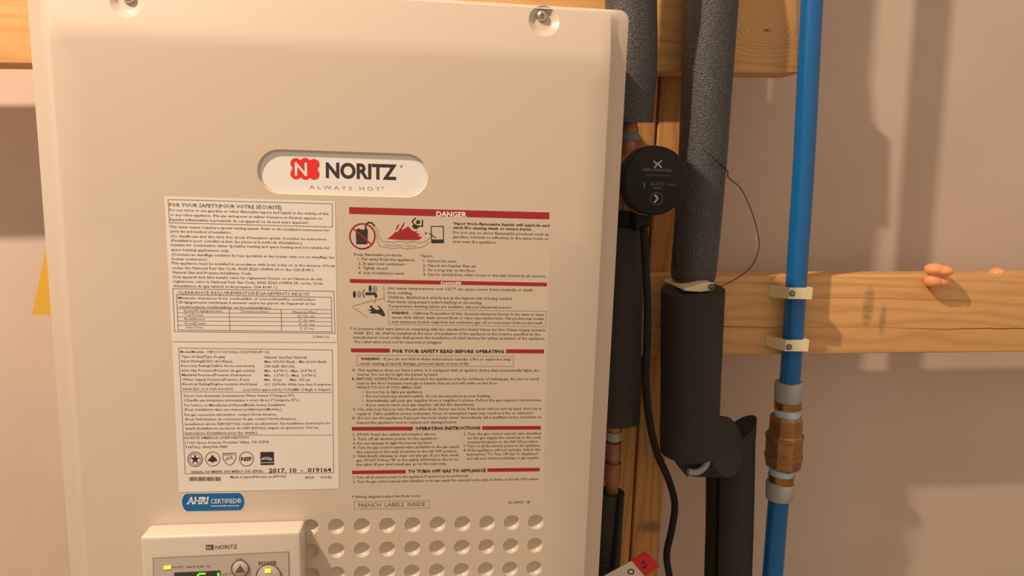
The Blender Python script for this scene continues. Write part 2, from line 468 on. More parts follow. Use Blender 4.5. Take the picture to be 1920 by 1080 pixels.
# ---- print helpers ---------------------------------------------------------
_fc = {}
def glyphs(text, bold, res, shear=0.0):
    key = (text, bold, res, shear)
    if key in _fc: return _fc[key]
    cu = bpy.data.curves.new('t', 'FONT'); cu.body = text; cu.size = 1.0; cu.resolution_u = res
    cu.offset = bold; cu.fill_mode = 'FRONT'; cu.shear = shear
    ob = bpy.data.objects.new('t', cu)
    me = bpy.data.meshes.new_from_object(ob)
    vs = [(v.co.x, v.co.y) for v in me.vertices]; fsx = [tuple(p.vertices) for p in me.polygons]
    bpy.data.objects.remove(ob); bpy.data.curves.remove(cu); bpy.data.meshes.remove(me)
    _fc[key] = (vs, fsx); return vs, fsx
def text(mb, s, x0, y, x1, h, N=0.0, lift=.00012, bold=.0, res=1, rot=0.0, shear=0.0):
    """print s on plane Y=N from photo x0 to x1, baseline starting at y, capital height h pixels"""
    P0 = at(x0, y, N); wid = (at(x1, y, N) - P0).x
    vs, fsx = glyphs(s, bold, res, shear)
    if not vs: return
    a = min(v[0] for v in vs); bx = max(v[0] for v in vs)
    sx = wid / (bx - a); sz = h * scale_at(P0) / .70
    ca, sa = math.cos(rot), math.sin(rot)
    mb.add([(P0.x + ((v[0] - a) * sx) * ca - v[1] * sz * sa, N - lift, P0.z + v[1] * sz * ca + (v[0] - a) * sx * sa) for v in vs], fsx)
def pq(mb, px, N=0.0, lift=.0001):
    mb.poly([at(x, y, N) + Vector((0, -lift, 0)) for x, y in px])
def stroke(mb, px, w, N=0.0, lift=.0001, closed=False):
    p = [at(x, y, N) + Vector((0, -lift, 0)) for x, y in px]
    if closed: p.append(p[0])
    for a, b in zip(p, p[1:]):
        d = (b - a); 
        if d.length < 1e-7: continue
        d.normalize(); hw = w * .5 * scale_at(a); nrm = Vector((-d.z, 0, d.x)) * hw; e = d * hw * .6
        mb.add([a - nrm - e, b - nrm + e, b + nrm + e, a + nrm - e], [(0, 1, 2, 3)])
def pcirc(cx, cy, rx, ry=None, n=28, a0=0, a1=360):
    ry = ry or rx
    return [(cx + rx * math.cos(math.radians(a0 + (a1 - a0) * i / n)), cy + ry * math.sin(math.radians(a0 + (a1 - a0) * i / n))) for i in range(n + (0 if a1 - a0 == 360 else 1))]
def ann(mb, cx, cy, r, w, N=0.0, lift=.0001): stroke(mb, pcirc(cx, cy, r), w, N, lift, True)

# ---- badge -----------------------------------------------------------------
bp_ = MB().add([(x, .0026, z) for x, z in inner], [tuple(range(len(inner)))]).build('badge', M_plate, heater); bp_.matrix_parent_inverse = Matrix.Translation(-Vector(heater.location))
BN = .0026
mk = MB(); i = 0
for cx, cy, r in ((555, 306.5, 10.2), (572.5, 306.5, 10.5), (589, 308, 10), (555, 326, 10.2), (572.5, 327, 10), (589, 327, 10)):
    mk.disc(at(cx, cy, BN) + Vector((0, -.00008 - .000004 * i, 0)), r * scale_at(at(cx, cy, BN)), 28); i += 1
pq(mk, [(548, 308), (596, 310), (596, 326), (548, 325)], BN, .00007)
pq(mk, [(556, 300), (589, 302), (589, 334), (556, 333)], BN, .00006)
lg = mk.build('logo_mark', M_logo, bp_)
w_ = MB(); text(w_, 'N', 553, 328.5, 576, 23.5, BN, .0002, .02, 2); w_.build('logo_letter', M_white, bp_)
w_ = MB(); text(w_, 'NORITZ', 611, 332.3, 744, 27, BN, .0001, .036, 4); text(w_, '®', 750, 316, 757, 7, BN)
w_.build('brand_lettering', M_ink, bp_)
w_ = MB(); text(w_, 'A L W A Y S   H O T', 580, 353.8, 713, 6.6, BN, .0001, .0, 2); text(w_, '®', 715, 355, 721, 5.5, BN)
w_.build('slogan_lettering', M_inkpale, bp_)

# ---- white labels on the left ----------------------------------------------
LB = .00025
def label_plate(name, px):
    q = [at(x, y, 0) for x, y in px]
    f_ = [p + Vector((0, -LB, 0)) for p in q]
    o = MB().hexa(f_, q).build(name, M_paper); return adopt(o, heater)
lab1 = label_plate('safety_label', [(322.2, 640), (632.2, 641.4), (628.3, 378), (309, 368.5)])
lab1['label'] = 'upper white paper label with small bilingual safety text'
LN = -LB
T = MB(); T2 = MB()
text(T2, 'FOR YOUR SAFETY(POUR VOTRE SÉCURITÉ)', 317.5, 387, 528, 6.6, LN, bold=.012)
rows = [('Do not store or use gasoline or other flammable vapors and liquids in the vicinity of this', 318, 395.5, 616),
 ("or any other appliance. (Ne pas entreposer ni utiliser d'essence ni d'autres vapeurs ou", 319, 404.5, 604),
 ('liquides inflammables à proximité de cet appareil ou de tout autre appareil.)', 319, 413.5, 578),
 ('·This water heater requires a special venting system. Refer to the installation instructions for', 316, 427, 617),
 ('parts list and method of installation.', 320, 435.5, 434),
 ("(Ce chauffe-eau doit être doté d'un circuit d'évacuation spécial. Consulter les instructions", 320, 444.5, 612),
 ("d'installation pour connaître la liste des pièces et la méthode d'installation.)", 320, 452.7, 566),
 ('·Suitable for combination water (potable) heating and space heating and not suitable for', 318, 461, 618),
 ('space heating applications only.', 321, 470, 430),
 ("(Convient au chauffage combiné de l'eau (potable) et des locaux, mais non au chauffage des", 322, 479, 627),
 ('locaux seulement.)', 322, 487.2, 388),
 ('·This appliance must be installed in accordance with local codes or, in the absence of local', 319, 495.2, 627),
 ('codes, the National Fuel Gas Code, ANSI Z223.1/NFPA 54 or the CSA B149.1,', 323, 504, 590),
 ('Natural Gas and Propane Installation Code.', 324, 512.5, 472),
 ("(Cet appareil doit être installé selon les règlements locaux, ou en l'absence de tels", 324, 521, 604),
 ('règlements, selon le National Fuel Gas Code, ANSI Z223.1/NFPA 54, ou les, Code', 325, 529.5, 605),
 ("d'installation du gaz naturel et du propane, CSA B149.1.)", 325, 538, 520),
 ('Minimum clearances from combustible or noncombustible construction.', 334, 560.5, 592),
 ("(Dégagements minimaux à assurer entre les parois de l'appareil et les", 335, 568.5, 591),
 ('constructions combustibles ou incombustibles.)', 335, 577, 508)]
for s, x0, y, x1 in rows: text(T, s, x0, y, x1, 4.6, LN, bold=.010)
text(T2, 'CLEARANCE REQUIREMENTS/DÉGAGEMENTS REQUIS', 334, 551, 580, 6, LN)
for s, x0, y, x1 in (('Item/Dégagement', 345, 584.3, 417), ('Top/Dessus', 346, 591.8, 381), ('Back/Arrière', 346, 599.6, 384), ('Front/Devant', 347, 607.7, 386), ('Side/Côtés', 348, 615.5, 381),
                     ('Clearance/mm', 450, 585.5, 503), ('Minimum(Min.)', 549, 587, 594), ('12" (30 cm)', 558, 594.5, 590), ('0" (0 cm)', 560, 602.5, 590), ('4" (10 cm)', 560, 610, 590), ('2" (5 cm)', 562, 617.5, 588), ('SYRK102', 587, 633.5, 617)):
    text(T, s, x0, y, x1, 4.4, LN)
T2.build('label_heading', M_inkgrey, lab1, kind='stuff'); T.build('label_lettering', M_inkgrey, lab1, kind='stuff')
G = MB()
for r in ([(315, 374), (623, 382), (623, 425.5), (317.5, 417.5)], [(324, 541), (626, 546), (628, 625), (327.5, 621.5)], [(331, 552.5), (621, 557.3), (622.5, 622), (334, 618.5)]):
    stroke(G, r, 1.3, LN, closed=True)
for yl, yr in ((578.5, 580.5), (586, 588), (593.8, 595.8), (601.6, 603.2), (609.6, 611.2)): stroke(G, [(333.5, yl), (621.5, yr)], 1.1, LN)
for x in (430.5, 527.5): stroke(G, [(x - .5, 580), (x + .6, 620)], 1.3, LN)
G.build('label_ruling', M_hair, lab1, kind='stuff')

lab2 = label_plate('rating_label', [(335.8, 922.5), (635.6, 916), (633, 644.5), (323, 643.5)])
lab2['label'] = 'lower white paper rating label with serial number and certification marks'
T = MB()
rows = [('Model/Modèle : NRC1111DV(GQ-C3257WX-FF US)', 338, 661.5, 505),
 ('Type of Gas(Type de gaz)', 340, 670.5, 422), ('Natural Gas(Gaz Naturel)', 496, 671.8, 575),
 ('Input Rating(Débit calorifique)', 340, 679, 436), ('Max 199,900 Btu/h - Min 20,000 Btu/h', 496, 680, 612),
 ('Recovery Rating(Calibre de recouvrement)', 340, 687.6, 477), ('228 Gal/h (863 L/h)', 496, 688.6, 552),
 ('Inlet Gas Pressure(Pression de gaz entrée)', 341, 696.5, 478), ('Min.  4.0"W.C.- Max. 10.5"W.C.', 496, 697.2, 594),
 ("Manifold Pressure(Pression d'admission)", 341, 705, 471), ('Min.  1.3"W.C.- Max.  3.6"W.C.', 496, 705.8, 594),
 ("Water Supply Pressure(Pression d'eau)", 342, 713.5, 467), ('Min. 15 psi     - Max. 150 psi', 496, 714, 581),
 ('Electrical Rating(Régime nominal électrique)', 342, 722, 482), ('AC 120Volts 60Hz, less than 4 amperes', 496, 722.6, 621),
 ('ANSI Z21.10.3-CSA 4.3-2015', 342, 731.5, 437), ('Low NOx approved by SCAQMD (14ng/J or 20ppm)', 457, 732.5, 620),
 ('Direct Vent Automatic Instantaneous Water Heater ("Category IV").', 345, 744, 553),
 ('(Chauffe-eau instantané automatique à évent direct ("Catégorie IV").)', 345, 752.5, 561),
 ('For Indoor or Manufactured Home(Mobile home) Installation.', 346, 761.7, 537),
 ('(Pour installation dans une maison préfabriquée(Mobile).)', 346, 770, 528),
 ('For gas conversion information, contact Noritz America.', 346, 779.7, 519),
 ("(Pour l'information de conversion de gaz, contact Noritz America.)", 347, 788, 555),
 ('Installations above 3280 ft(910m) require an adjustment. See Installation Instructions for', 347, 797, 620),
 ('details.(Installations au-dessus de 3280 ft(910m) exigent un ajustement. Voir les', 347, 805.3, 597),
 ("instructions d'installation pour des détails.)", 347, 814, 482),
 ('NORITZ AMERICA CORPORATION', 346, 823.3, 466), ('11160 Grace Avenue, Fountain Valley, CA 92708', 347, 832, 504), ('Tel(Tél.): (866)766-7489', 347, 840.3, 427),
 ('SERIAL NUMBER (NUMÉRO DE SÉRIE)', 358, 887, 493), ('Made in Japan(Fabriqué au JAPON)', 432, 896.5, 536), ('8F24     95042', 572, 897.3, 622)]
for s, x0, y, x1 in rows: text(T, s, x0, y, x1, 4.6, LN, bold=.010)
T.build('label_lettering', M_inkgrey, lab2, kind='stuff')
T = MB(); text(T, '2017. 10  -  019164', 504, 886, 621, 8, LN, bold=.02, res=2); T.build('serial_number', M_ink, lab2)
G = MB()
stroke(G, [(335, 652.5), (623, 656), (625.5, 886.5), (347.5, 888)], 1.2, LN, closed=True)
stroke(G, [(341, 734.5), (621, 736)], 1.1, LN); stroke(G, [(346, 815.7), (623, 815.7)], 1.1, LN)
G.build('label_ruling', M_hair, lab2, kind='stuff')
I = MB(); J = MB()
ann(J, 366, 861, 13.5, 1.6, LN); ann(J, 399, 860.5, 13.3, 1.2, LN); ann(J, 462, 860.5, 13.2, 1.3, LN); ann(J, 366, 861, 10, 1, LN)
def star(cx, cy, r, r2, k=5): return [(cx + (r if i % 2 == 0 else r2) * math.sin(math.pi * i / k), cy - (r if i % 2 == 0 else r2) * math.cos(math.pi * i / k)) for i in range(2 * k)]
pq(I, star(366, 861, 9.5, 4), LN); pq(I, [(398, 852), (401, 856), (405, 859), (408, 864), (400, 866), (399, 869), (397, 866), (389, 864), (393, 859), (396, 856)], LN)
stroke(J, [(418, 850), (442, 849.5), (442, 860), (438, 868), (431, 873), (423, 868), (418, 860)], 1.3, LN, closed=True)
text(J, 'IAPMO', 420, 854.5, 440, 4, LN); text(J, 'c/US', 423, 864, 438, 6, LN, rot=.3, bold=.02)
text(I, 'NSF', 452, 864, 472, 7.5, LN, bold=.045)
pq(I, [(488, 847.5), (513.5, 847), (514, 871.5), (488.5, 872)], LN)
for k in range(34):
    x = 354.5 + k * 1.76; w = (.5, .9, 1.3)[(k * 7 + k // 3) % 3]
    pq(I, [(x, 894.2), (x + w, 894.2), (x + w, 901.8), (x, 901.8)], LN)
I.build('certification_mark', M_ink, lab2, kind='stuff'); J.build('certification_ring', M_inkgrey, lab2, kind='stuff')
K = MB(); text(K, 'energy', 491, 862, 511, 5, LN, .0002, bold=.01); stroke(K, pcirc(500, 864, 10, 7, 14, 190, 340), 1, LN, .0002); stroke(K, [(489.5, 867.5), (512.5, 867)], 1, LN, .0002)
K.build('mark_print', M_white, lab2, kind='stuff')

# blue certification sticker
def cap_sticker(x0, x1, y0, y1, N, lift, inset=0):
    a = at(x0, (y0 + y1) / 2, N); b = at(x1, (y0 + y1) / 2, N); h = (at(x0, y0, N).z - at(x0, y1, N).z) / 2 - inset; cz = (a.z + b.z) / 2
    ex = .005; p = []
    for s_, xx, a0 in ((1, b.x - inset, -75), (-1, a.x + inset, 105)):
        for i in range(9):
            t = math.radians(a0 + 150 * i / 8); p.append((xx - s_ * ex + ex * math.cos(t), N - lift, cz + h * math.sin(t) / math.sin(math.radians(75)) if abs(math.sin(t)) < math.sin(math.radians(75)) else cz + math.copysign(h, math.sin(t))))
    return p
stp = MB(); stp.poly(cap_sticker(340, 459.5, 923.5, 958.7, 0, .0002)); st = stp.build('certification_sticker', M_white); adopt(st, heater)
st['label'] = 'small blue certification sticker with white lettering'
MB().poly(cap_sticker(340, 459.5, 923.5, 958.7, 0, .0003, .0005)).build('sticker_field', M_blueink, st)
T = MB(); text(T, 'AHRI', 350, 944.5, 392.5, 13, 0, .0004, .05, 2, shear=.2); text(T, 'CERTIFIED®', 396, 943.7, 453, 9, 0, .0004, .005, 2); text(T, 'www.ahridirectory.org', 396, 949.5, 448, 2.8, 0, .0004, .03)
T.build('sticker_lettering', M_white, st, kind='stuff')
stroke_ = MB(); 
for yy in (937.3, 940.6): stroke(stroke_, [(350, yy), (392, yy - .6)], .9, 0, .0005)
stroke_.build('sticker_stripe', M_blueink, st, kind='stuff')

# ---- red and black warning print on the right -------------------------------
warn = adopt(MB().hexa([at(x, y, -.00004) for x, y in ((651, 957), (1018, 952), (1033, 392), (650, 381))], [at(x, y, 0) for x, y in ((651, 957), (1018, 952), (1033, 392), (650, 381))]).build('warning_label', M_paint), heater)
warn['label'] = 'clear warning label with red bars and black print'
for q in ([(654.5, 388.2), (1030.2, 398.3), (1029.8, 411.3), (654.8, 401)], [(656, 523), (1025.6, 530), (1025.3, 537), (656.2, 530.3)],
          [(658, 653), (731, 653.4), (731, 661), (658.2, 660.5)], [(949, 654.8), (1020, 655.2), (1019.8, 662.6), (948.8, 662.2)],
          [(659.6, 800.4), (774, 800), (774, 807), (659.8, 807.4)], [(904, 799), (1014, 798.6), (1013.8, 805.4), (903.8, 805.8)],
          [(660, 882.4), (761, 881), (761, 887.6), (660.2, 889)], [(914, 878.2), (1012, 877), (1011.8, 883.6), (913.8, 884.8)]):
    R_ = MB(); pq(R_, q, 0, .0001); R_.build('red_bar', M_redink, warn)
T = MB(); text(T, 'DANGER', 818, 405.6, 875, 9.3, 0, .0002, .03, 2); text(T, 'DANGER', 827, 533.4, 866, 5.4, 0, .0002, .03, 2); T.build('bar_lettering', M_white, warn, kind='stuff')
T = MB()
for s, x0, y, x1 in (('FOR YOUR SAFETY READ BEFORE OPERATING', 736, 661, 945), ('OPERATING INSTRUCTIONS', 778, 806, 901), ('TO TURN OFF GAS TO APPLIANCE', 765, 886.6, 911)): text(T, s, x0, y, x1, 6, 0, bold=.045)
for s, x0, y, x1 in (('Vapor from flammable liquids will explode and', 849, 421, 1030), ('catch fire causing death or severe burns.', 849, 428.8, 997)): text(T, s, x0, y, x1, 5, 0, bold=.03)
text(T, 'WARNING', 734, 588.7, 766, 4.7, 0, bold=.04); text(T, 'WARNING', 676, 674.8, 711, 4.7, 0, bold=.04)
T.build('bold_lettering', M_ink, warn, kind='stuff')
T = MB()
rows = [('Do not use or store flammable products such as', 849, 437.8, 1029), ('gasoline, solvents or adhesives in the same room or', 849, 446, 1029), ('area near the appliance.', 849, 454.8, 931),
 ('Keep flammable products:', 664, 479, 754), ('1. Far away from the appliance.', 671, 487.5, 779), ('2. In approved containers.', 672, 496, 760), ('3. Tightly closed.', 672, 504.5, 728), ("4. Out of children's reach.", 672, 513.5, 759),
 ('Vapors:', 788, 481.5, 812), ('1. Cannot be seen.', 793, 491, 857), ('2. Vapors are heavier than air.', 793, 499.5, 894), ('3. Go a long way on the floor.', 793, 508, 892), ('4. Can be carried from other rooms to the main burner by air currents.', 793, 516.3, 1025),
 ('Hot water temperatures over 125°F can cause severe burns instantly or death', 727, 542.3, 999), ('from scalding.', 727, 551, 773), ('Children, disabled and elderly are at the highest risk of being scalded.', 727, 559.3, 961), ('Feel water temperature before bathing or showering.', 727, 567.8, 904), ('Temperature limiting valves are available, ask a professional person.', 728, 576, 960),
 (': California Proposition 65 lists chemical substances known to the state to cause', 770, 589.3, 1020), ('cancer, birth defects, death, serious illness or other reproductive harm. This product may contain', 734, 597, 1020), ('such substances, be their origin from fuel combustion (gas, oil) or components of the product itself.', 734, 605.4, 1017),
 ('* A pressure relief valve listed as complying with the standard for Relief Valves for Hot Water Supply Systems', 657, 618.2, 1022), ('ANSI  Z21. 22, shall be installed at the time of installation of the appliance in the location specified by the', 663, 626.5, 1013), ('manufacturer. Local codes shall govern the installation of relief devices for safety operation of the appliance.', 662, 634.5, 1022), ('The relief valve must not be removed or plugged.', 663, 643, 828),
 (': If you do not follow these instructions exactly, a fire or explosion may', 715, 675, 958), ('result causing property damage, personal injury or loss of life.', 675, 683.5, 880),
 ('A. This appliance does not have a pilot. It is equipped with an ignition device that automatically lights the', 660, 696, 1011), ('burner. Do not try to light the burner by hand.', 671, 704.2, 821),
 ('B. BEFORE OPERATING smell all around the appliance area for evidence of leaking gas. Be sure to smell', 660, 712.4, 1010), ('next to the floor because some gas is heavier than air and will settle on the floor.', 669, 720.6, 934), ('WHAT TO DO IF YOU SMELL GAS', 669, 728.6, 790),
 ('•  Do not try to light any appliance.', 679, 737, 793), ('•  Do not touch any electric switch, do not use any phone in your building.', 679, 745, 920), ("•  Immediately call your gas supplier from a neighbor's phone. Follow the gas supplier's instructions.", 679, 753.2, 1016), ('•  If you cannot reach your gas supplier, call the fire department.', 679, 761.3, 890),
 ("C. Use only your hand to turn the gas valve knob. Never use tools. If the knob will not turn by hand, don't try to", 661, 769.6, 1016), ('repair it. Call a qualified service technician. Force or attempted repair may result in a fire or explosion.', 669, 778, 1001),
 ('D. Do not use this appliance if any part has been under water. Immediately call a qualified service technician to', 661, 786, 1015), ('inspect the appliance and to replace any damaged parts.', 669, 794.5, 857),
 ('1. STOP! Read the safety information above.', 662, 817, 818), ('2. Turn off all electric power to the appliance.', 662, 825.2, 821), ('3. Do not attempt to light the burner by hand.', 662, 833.4, 810), ('4. Turn the gas control manual valve (installed on the gas supply', 662, 841.4, 861), ('line external to the unit) clockwise to the full OFF position.', 669, 849.6, 857), ('5. Wait five(5) minutes to clear out any gas. If you then smell', 662, 857.4, 859), ('gas, STOP! Follow "B" in the safety information above on', 668, 865.3, 859), ("this label. If you don't smell gas, go to the next step.", 668, 873.2, 838),
 ('6. Turn the gas control manual valve (installed', 869, 815.6, 1014), ('on the gas supply line external to the unit)', 876, 823.2, 1014), ('counterclockwise to the full ON position.', 876, 831, 1010), ('7. Turn on all the electric power to the appliance.', 869, 838.5, 1013), ('8. If the appliance will not operate, follow the', 869, 846.3, 1013), ('instructions "To Turn Off Gas To Appliance"', 875, 854, 1009), ('and call your service technician or gas supplier.', 875, 861.8, 1012),
 ('1. Turn off all electric power to the appliance if service is to be performed.', 662, 897.3, 878), ('2. Turn the gas control manual valve (installed on the gas supply line external to the unit) clockwise to the full OFF position.', 662, 905.3, 1011),
 ('* Wiring diagram behind the front cover.', 660, 933.8, 790), ('SL14069  ②', 953, 944.2, 994)]
for s, x0, y, x1 in rows: text(T, s, x0, y, x1, 4.8, 0, bold=.02)
T.build('warning_lettering', M_inkgrey, warn, kind='stuff')
T = MB(); text(T, 'FRENCH  LABELS  INSIDE', 672, 951, 797, 7.8, 0, bold=.005, res=2); T.build('boxed_lettering', M_inkgrey, warn, kind='stuff')
G = MB()
for r in ([(728.4, 579.8), (1024.5, 583.8), (1023, 612.4), (729, 608.3)], [(669.4, 666), (962.7, 667.8), (962.7, 687.2), (669.4, 686)], [(664, 940.5), (805, 938.8), (805, 952.5), (664, 954.5)]): stroke(G, r, 1, 0, closed=True)
# hose, vapour trail and heater outline of the upper pictogram; wash basin of the lower one
stroke(G, [(703, 424), (709, 432), (711, 445), (717, 453), (728, 453), (738, 455), (750, 452), (762, 455), (775, 453), (786, 456), (796, 453), (806, 447), (808, 442)], 1.3, 0)
stroke(G, [(697, 420), (705, 434), (707, 448), (712, 462), (724, 464), (737, 466), (750, 464), (763, 467), (776, 465), (790, 464), (800, 458), (809, 452)], 1.3, 0)
text(G, 'Flammable Vapors', 722, 461.5, 780, 4.5, 0)
stroke(G, [(662, 574), (690, 566), (720, 559), (722, 565)], 1.4, 0); stroke(G, [(662, 577), (690, 595)], 1.4, 0); stroke(G, [(719.5, 536), (720, 558)], 1.2, 0)
G.build('pictogram_line', M_hair, warn, kind='stuff')
B_ = MB(); R2 = MB()
pq(B_, [(667, 435), (668, 430), (673, 428), (676, 430), (684, 431), (687, 427), (690, 432), (689, 458), (668, 458)], 0, .0001)
stroke(B_, [(685, 431), (686, 421), (691, 417), (697, 418), (702, 423)], 3, 0)
stroke(B_, [(808.5, 424.5), (831, 424.5), (831.5, 455), (809.5, 455)], 1.8, 0, closed=True)
pq(B_, [(809, 449), (831, 449), (831, 456), (810, 456)], 0); stroke(B_, [(805, 437), (812, 443), (817, 446)], 1.8, 0); pq(B_, pcirc(798.5, 437.5, 1.8), 0)
# fleeing figure in the flames
pq(B_, pcirc(784, 416.5, 4), 0); pq(B_, [(775, 421), (781, 421), (786, 425), (781, 430), (776, 429), (772, 424)], 0)
stroke(B_, [(777, 422), (773, 415), (779, 409)], 2.6, 0); stroke(B_, [(784, 424), (792, 424), (792, 413)], 2.6, 0)
# tap, handles and hand of the scald pictogram
pq(B_, [(685, 548), (703, 548), (707, 551), (707, 558), (702.5, 558), (702, 553.5), (685, 553.5)], 0)
for cx, cy in ((664.5, 552), (694, 541)): pq(B_, pcirc(cx, cy, 3.0, 6.5), 0)
pq(B_, [(696, 572), (701, 578), (706, 581), (712, 580), (707, 572), (710, 573), (717, 580), (722, 589), (721, 594), (716, 592), (709, 588), (700, 588), (692, 587), (697, 584), (689, 581), (697, 580), (693, 575)], 0)
B_.build('pictogram_figure', M_ink, warn, kind='stuff')
Gy = MB()
for cx, cy in ((673.5, 552), (703, 542)): pq(Gy, pcirc(cx, cy, 4.6, 6.5), 0)
stroke(Gy, pcirc(684, 550, 3.2, 7, 12, 90, 270), 2, 0); Gy.build('tap_knob', M_inkpale, warn, kind='stuff')
pq(R2, [(726, 448), (734, 442), (740, 436), (747, 433), (750, 427), (754, 431), (760, 428), (765, 424), (769, 428), (773, 432), (778, 434), (784, 433), (780, 438), (788, 438), (783, 443), (792, 444), (786, 450), (770, 450.5), (745, 449.5)], 0, .00008)
pq(R2, [(741, 431), (745, 423), (749, 419), (747, 426), (743, 431)], 0); pq(R2, [(751, 428), (755, 420), (759, 416), (757, 424), (752, 431)], 0)
ann(R2, 679.5, 443, 23.5, 2.8, 0, .00013); stroke(R2, [(663, 429), (696, 458)], 2.8, 0, .00016); stroke(R2, [(705, 560), (702, 568)], 1.2, 0)
R2.build('pictogram_red', M_redink, warn, kind='stuff')

# ------------------------------------------------------------------ controller stuck on the cover
CF = -.0215
ctrl = empty('wall_controller', at(415, 1080, 0))
tag(ctrl, 'cream digital temperature controller stuck on the lower front of the heater', 'controller')
RT = math.radians(1.0)
tl = at(262, 1007, CF); tr = at(563.5, 997, CF); cw = (tr - tl).length; CH = .128
ux = (tr - tl).normalized(); uz = Vector((-ux.z, 0, ux.x))
q = [tl - uz * CH, tr - uz * CH, tr, tl]
fr = [Vector((p.x, CF, p.z)) for p in q]
bk = [Vector((p.x, -.0003, p.z)) for p in q]
body = MB().hexa(fr, bk).build('controller_body', M_ctrl, bevel=.0026, bseg=4, smooth=50); adopt(body, ctrl)
def cpt(x, y): return at(x, y, CF)
CN = CF
face = MB()
fp = [at(541, 1034.5, CN), at(287.5, 1046.5, CN)]
ftl, ftr = fp[1], fp[0]; fx = (ftr - ftl)
fq = [ftl - uz * .095, ftr - uz * .095, ftr, ftl]
face = MB().hexa([p + Vector((0, -.0004, 0)) for p in fq], fq).build('control_panel', M_ctrlface, bevel=.00025, bseg=1); adopt(face, ctrl)
CN = CF - .0004
G = MB(); stroke(G, [(287.5, 1080), (287.5, 1046.5), (541, 1034.5), (541.5, 1080)], 1.4, CN, .0001); G.build('panel_outline', M_inkpale, ctrl).matrix_parent_inverse = Matrix.Translation(-Vector(ctrl.location))
rotc = math.atan2(ux.z, ux.x)
def cpart(mb, name, M): return adopt(mb.build(name, M), ctrl)
T = MB(); text(T, 'NORITZ', 404, 1029.5, 445, 8, CF, .0002, .005, 2, rotc)
pq(T, [(386, 1021.5), (400.5, 1020.8), (400.8, 1030.8), (386.3, 1031.3)], CF); cpart(T, 'brand_print', M_inkgrey)
T = MB(); text(T, 'N', 388.5, 1029.5, 395.5, 6, CF, .0003, .03, 1, rotc); cpart(T, 'logo_print', M_ctrl)
T = MB(); text(T, 'POWER', 485, 1060.5, 519.5, 8, CN, bold=.03, res=2, rot=rotc); text(T, 'UP', 443.5, 1051, 455, 4.5, CN, rot=rotc)
text(T, 'PRIORITY', 323, 1066, 346, 5, CN, rot=rotc); text(T, 'BURNER ON', 362, 1065, 394, 5, CN, rot=rotc); stroke(T, [(351, 1063.3), (359, 1062.8)], 2, CN)
text(T, 'LOW °F', 417, 1079, 433, 5, CN, rot=rotc); text(T, 'START', 489, 1084, 519, 5, CN, rot=rotc)
cpart(T, 'panel_lettering', M_inkgrey)
def led(px, name, M):
    a = [at(x, y, CN) for x, y in px]
    cpart(MB().hexa([p + Vector((0, -.0006, 0)) for p in a], a), name, M)
led([(307.5, 1067), (320.5, 1066.3), (320.5, 1060.6), (307.5, 1061.3)], 'priority_lamp', M_yel)
dq = [(327, 1112), (413, 1110), (413, 1069.5), (327, 1073.5)]
led(dq, 'display', M_lcd)
def seg(mb, pts_, w): stroke(mb, pts_, w, CN, .0008)
T = MB()
for ox in (371,):                                   # seven segment digits 5 and a following unit dot
    seg(T, [(ox + 14, 1074.5), (ox + 3, 1075)], 4); seg(T, [(ox + 1, 1077), (ox, 1088)], 4); seg(T, [(ox + 1, 1090), (ox + 12, 1089.5)], 4); seg(T, [(ox + 12, 1092), (ox + 11, 1102)], 4); seg(T, [(ox, 1104), (ox + 10, 1103.5)], 4)
seg(T, [(410, 1074), (410, 1084)], 4)
cpart(T, 'display_digit', M_green)
for cx, cy, r, nm in ((450, 1066.5, 16, 'up_button'), (503.5, 1082, 23.5, 'power_button'), (450, 1112, 16, 'down_button')):
    c = at(cx, cy, CN); r_ = r * scale_at(c)
    b_ = MB().tube([c, c + Vector((0, -.0009, 0)), c + Vector((0, -.0012, 0))], [r_, r_, r_ * .95], 36, frame=(1, 0, 0)).build(nm, M_ctrlface, smooth=40); adopt(b_, ctrl)
    g = MB(); ann(g, cx, cy, r, 1.8, CN - .00125, .0001); g.build('button_ring', M_inkgrey, b_)
    t = MB()
    if nm == 'up_button': pq(t, [(450.3, 1059), (460, 1073), (440.5, 1074)], CN - .0013)
    elif nm == 'down_button': pq(t, [(440, 1106), (459.5, 1105), (450.5, 1119)], CN - .0013)
    if t.v: t.build('arrow_print', M_inkgrey, b_)
    else:
        a = [at(x, y, CN - .0012) for x, y in ((497, 1074), (508, 1073.5), (508, 1066.3), (497, 1066.8))]
        MB().hexa([p + Vector((0, -.0006, 0)) for p in a], a).build('power_lamp', M_yel, b_)

# ------------------------------------------------------------------ insulated pipes
def lerp(a, b, t): return a + (b - a) * t
def sleeve(parent, name, keys, M, hole=.011, seg=40, k=6, wob=.0, up=None, down=False):
    """keys: (photo x, y, depth plane, half width in photo pixels)"""
    P_ = [at(x, y, N) for x, y, N, h in keys]; R_ = [h * scale_at(p) for p, (_, _, _, h) in zip(P_, keys)]
    pts_ = spline(P_, k); rr_ = []
    for i in range(len(pts_)):
        t = i / k; j = min(int(t), len(R_) - 2); rr_.append(lerp(R_[j], R_[j + 1], t - j) * (1 + wob * math.sin(i * 1.7)))
    if up: pts_ = [P_[0] + Vector(u_) for u_ in up] + pts_; rr_ = [R_[0]] * len(up) + rr_
    if down: e_ = pts_[-1]; pts_ = pts_ + [Vector((e_.x, e_.y, e_.z - .1)), Vector((e_.x, e_.y, FLOOR + .002))]; rr_ = rr_ + [rr_[-1]] * 2
    o = MB().tube(pts_, rr_, seg, True, hole).build(name, M, smooth=50)
    return adopt(o, parent)
def pipe_px(parent, name, keys, M, k=6, seg=24): return sleeve(parent, name, keys, M, None, seg, k)

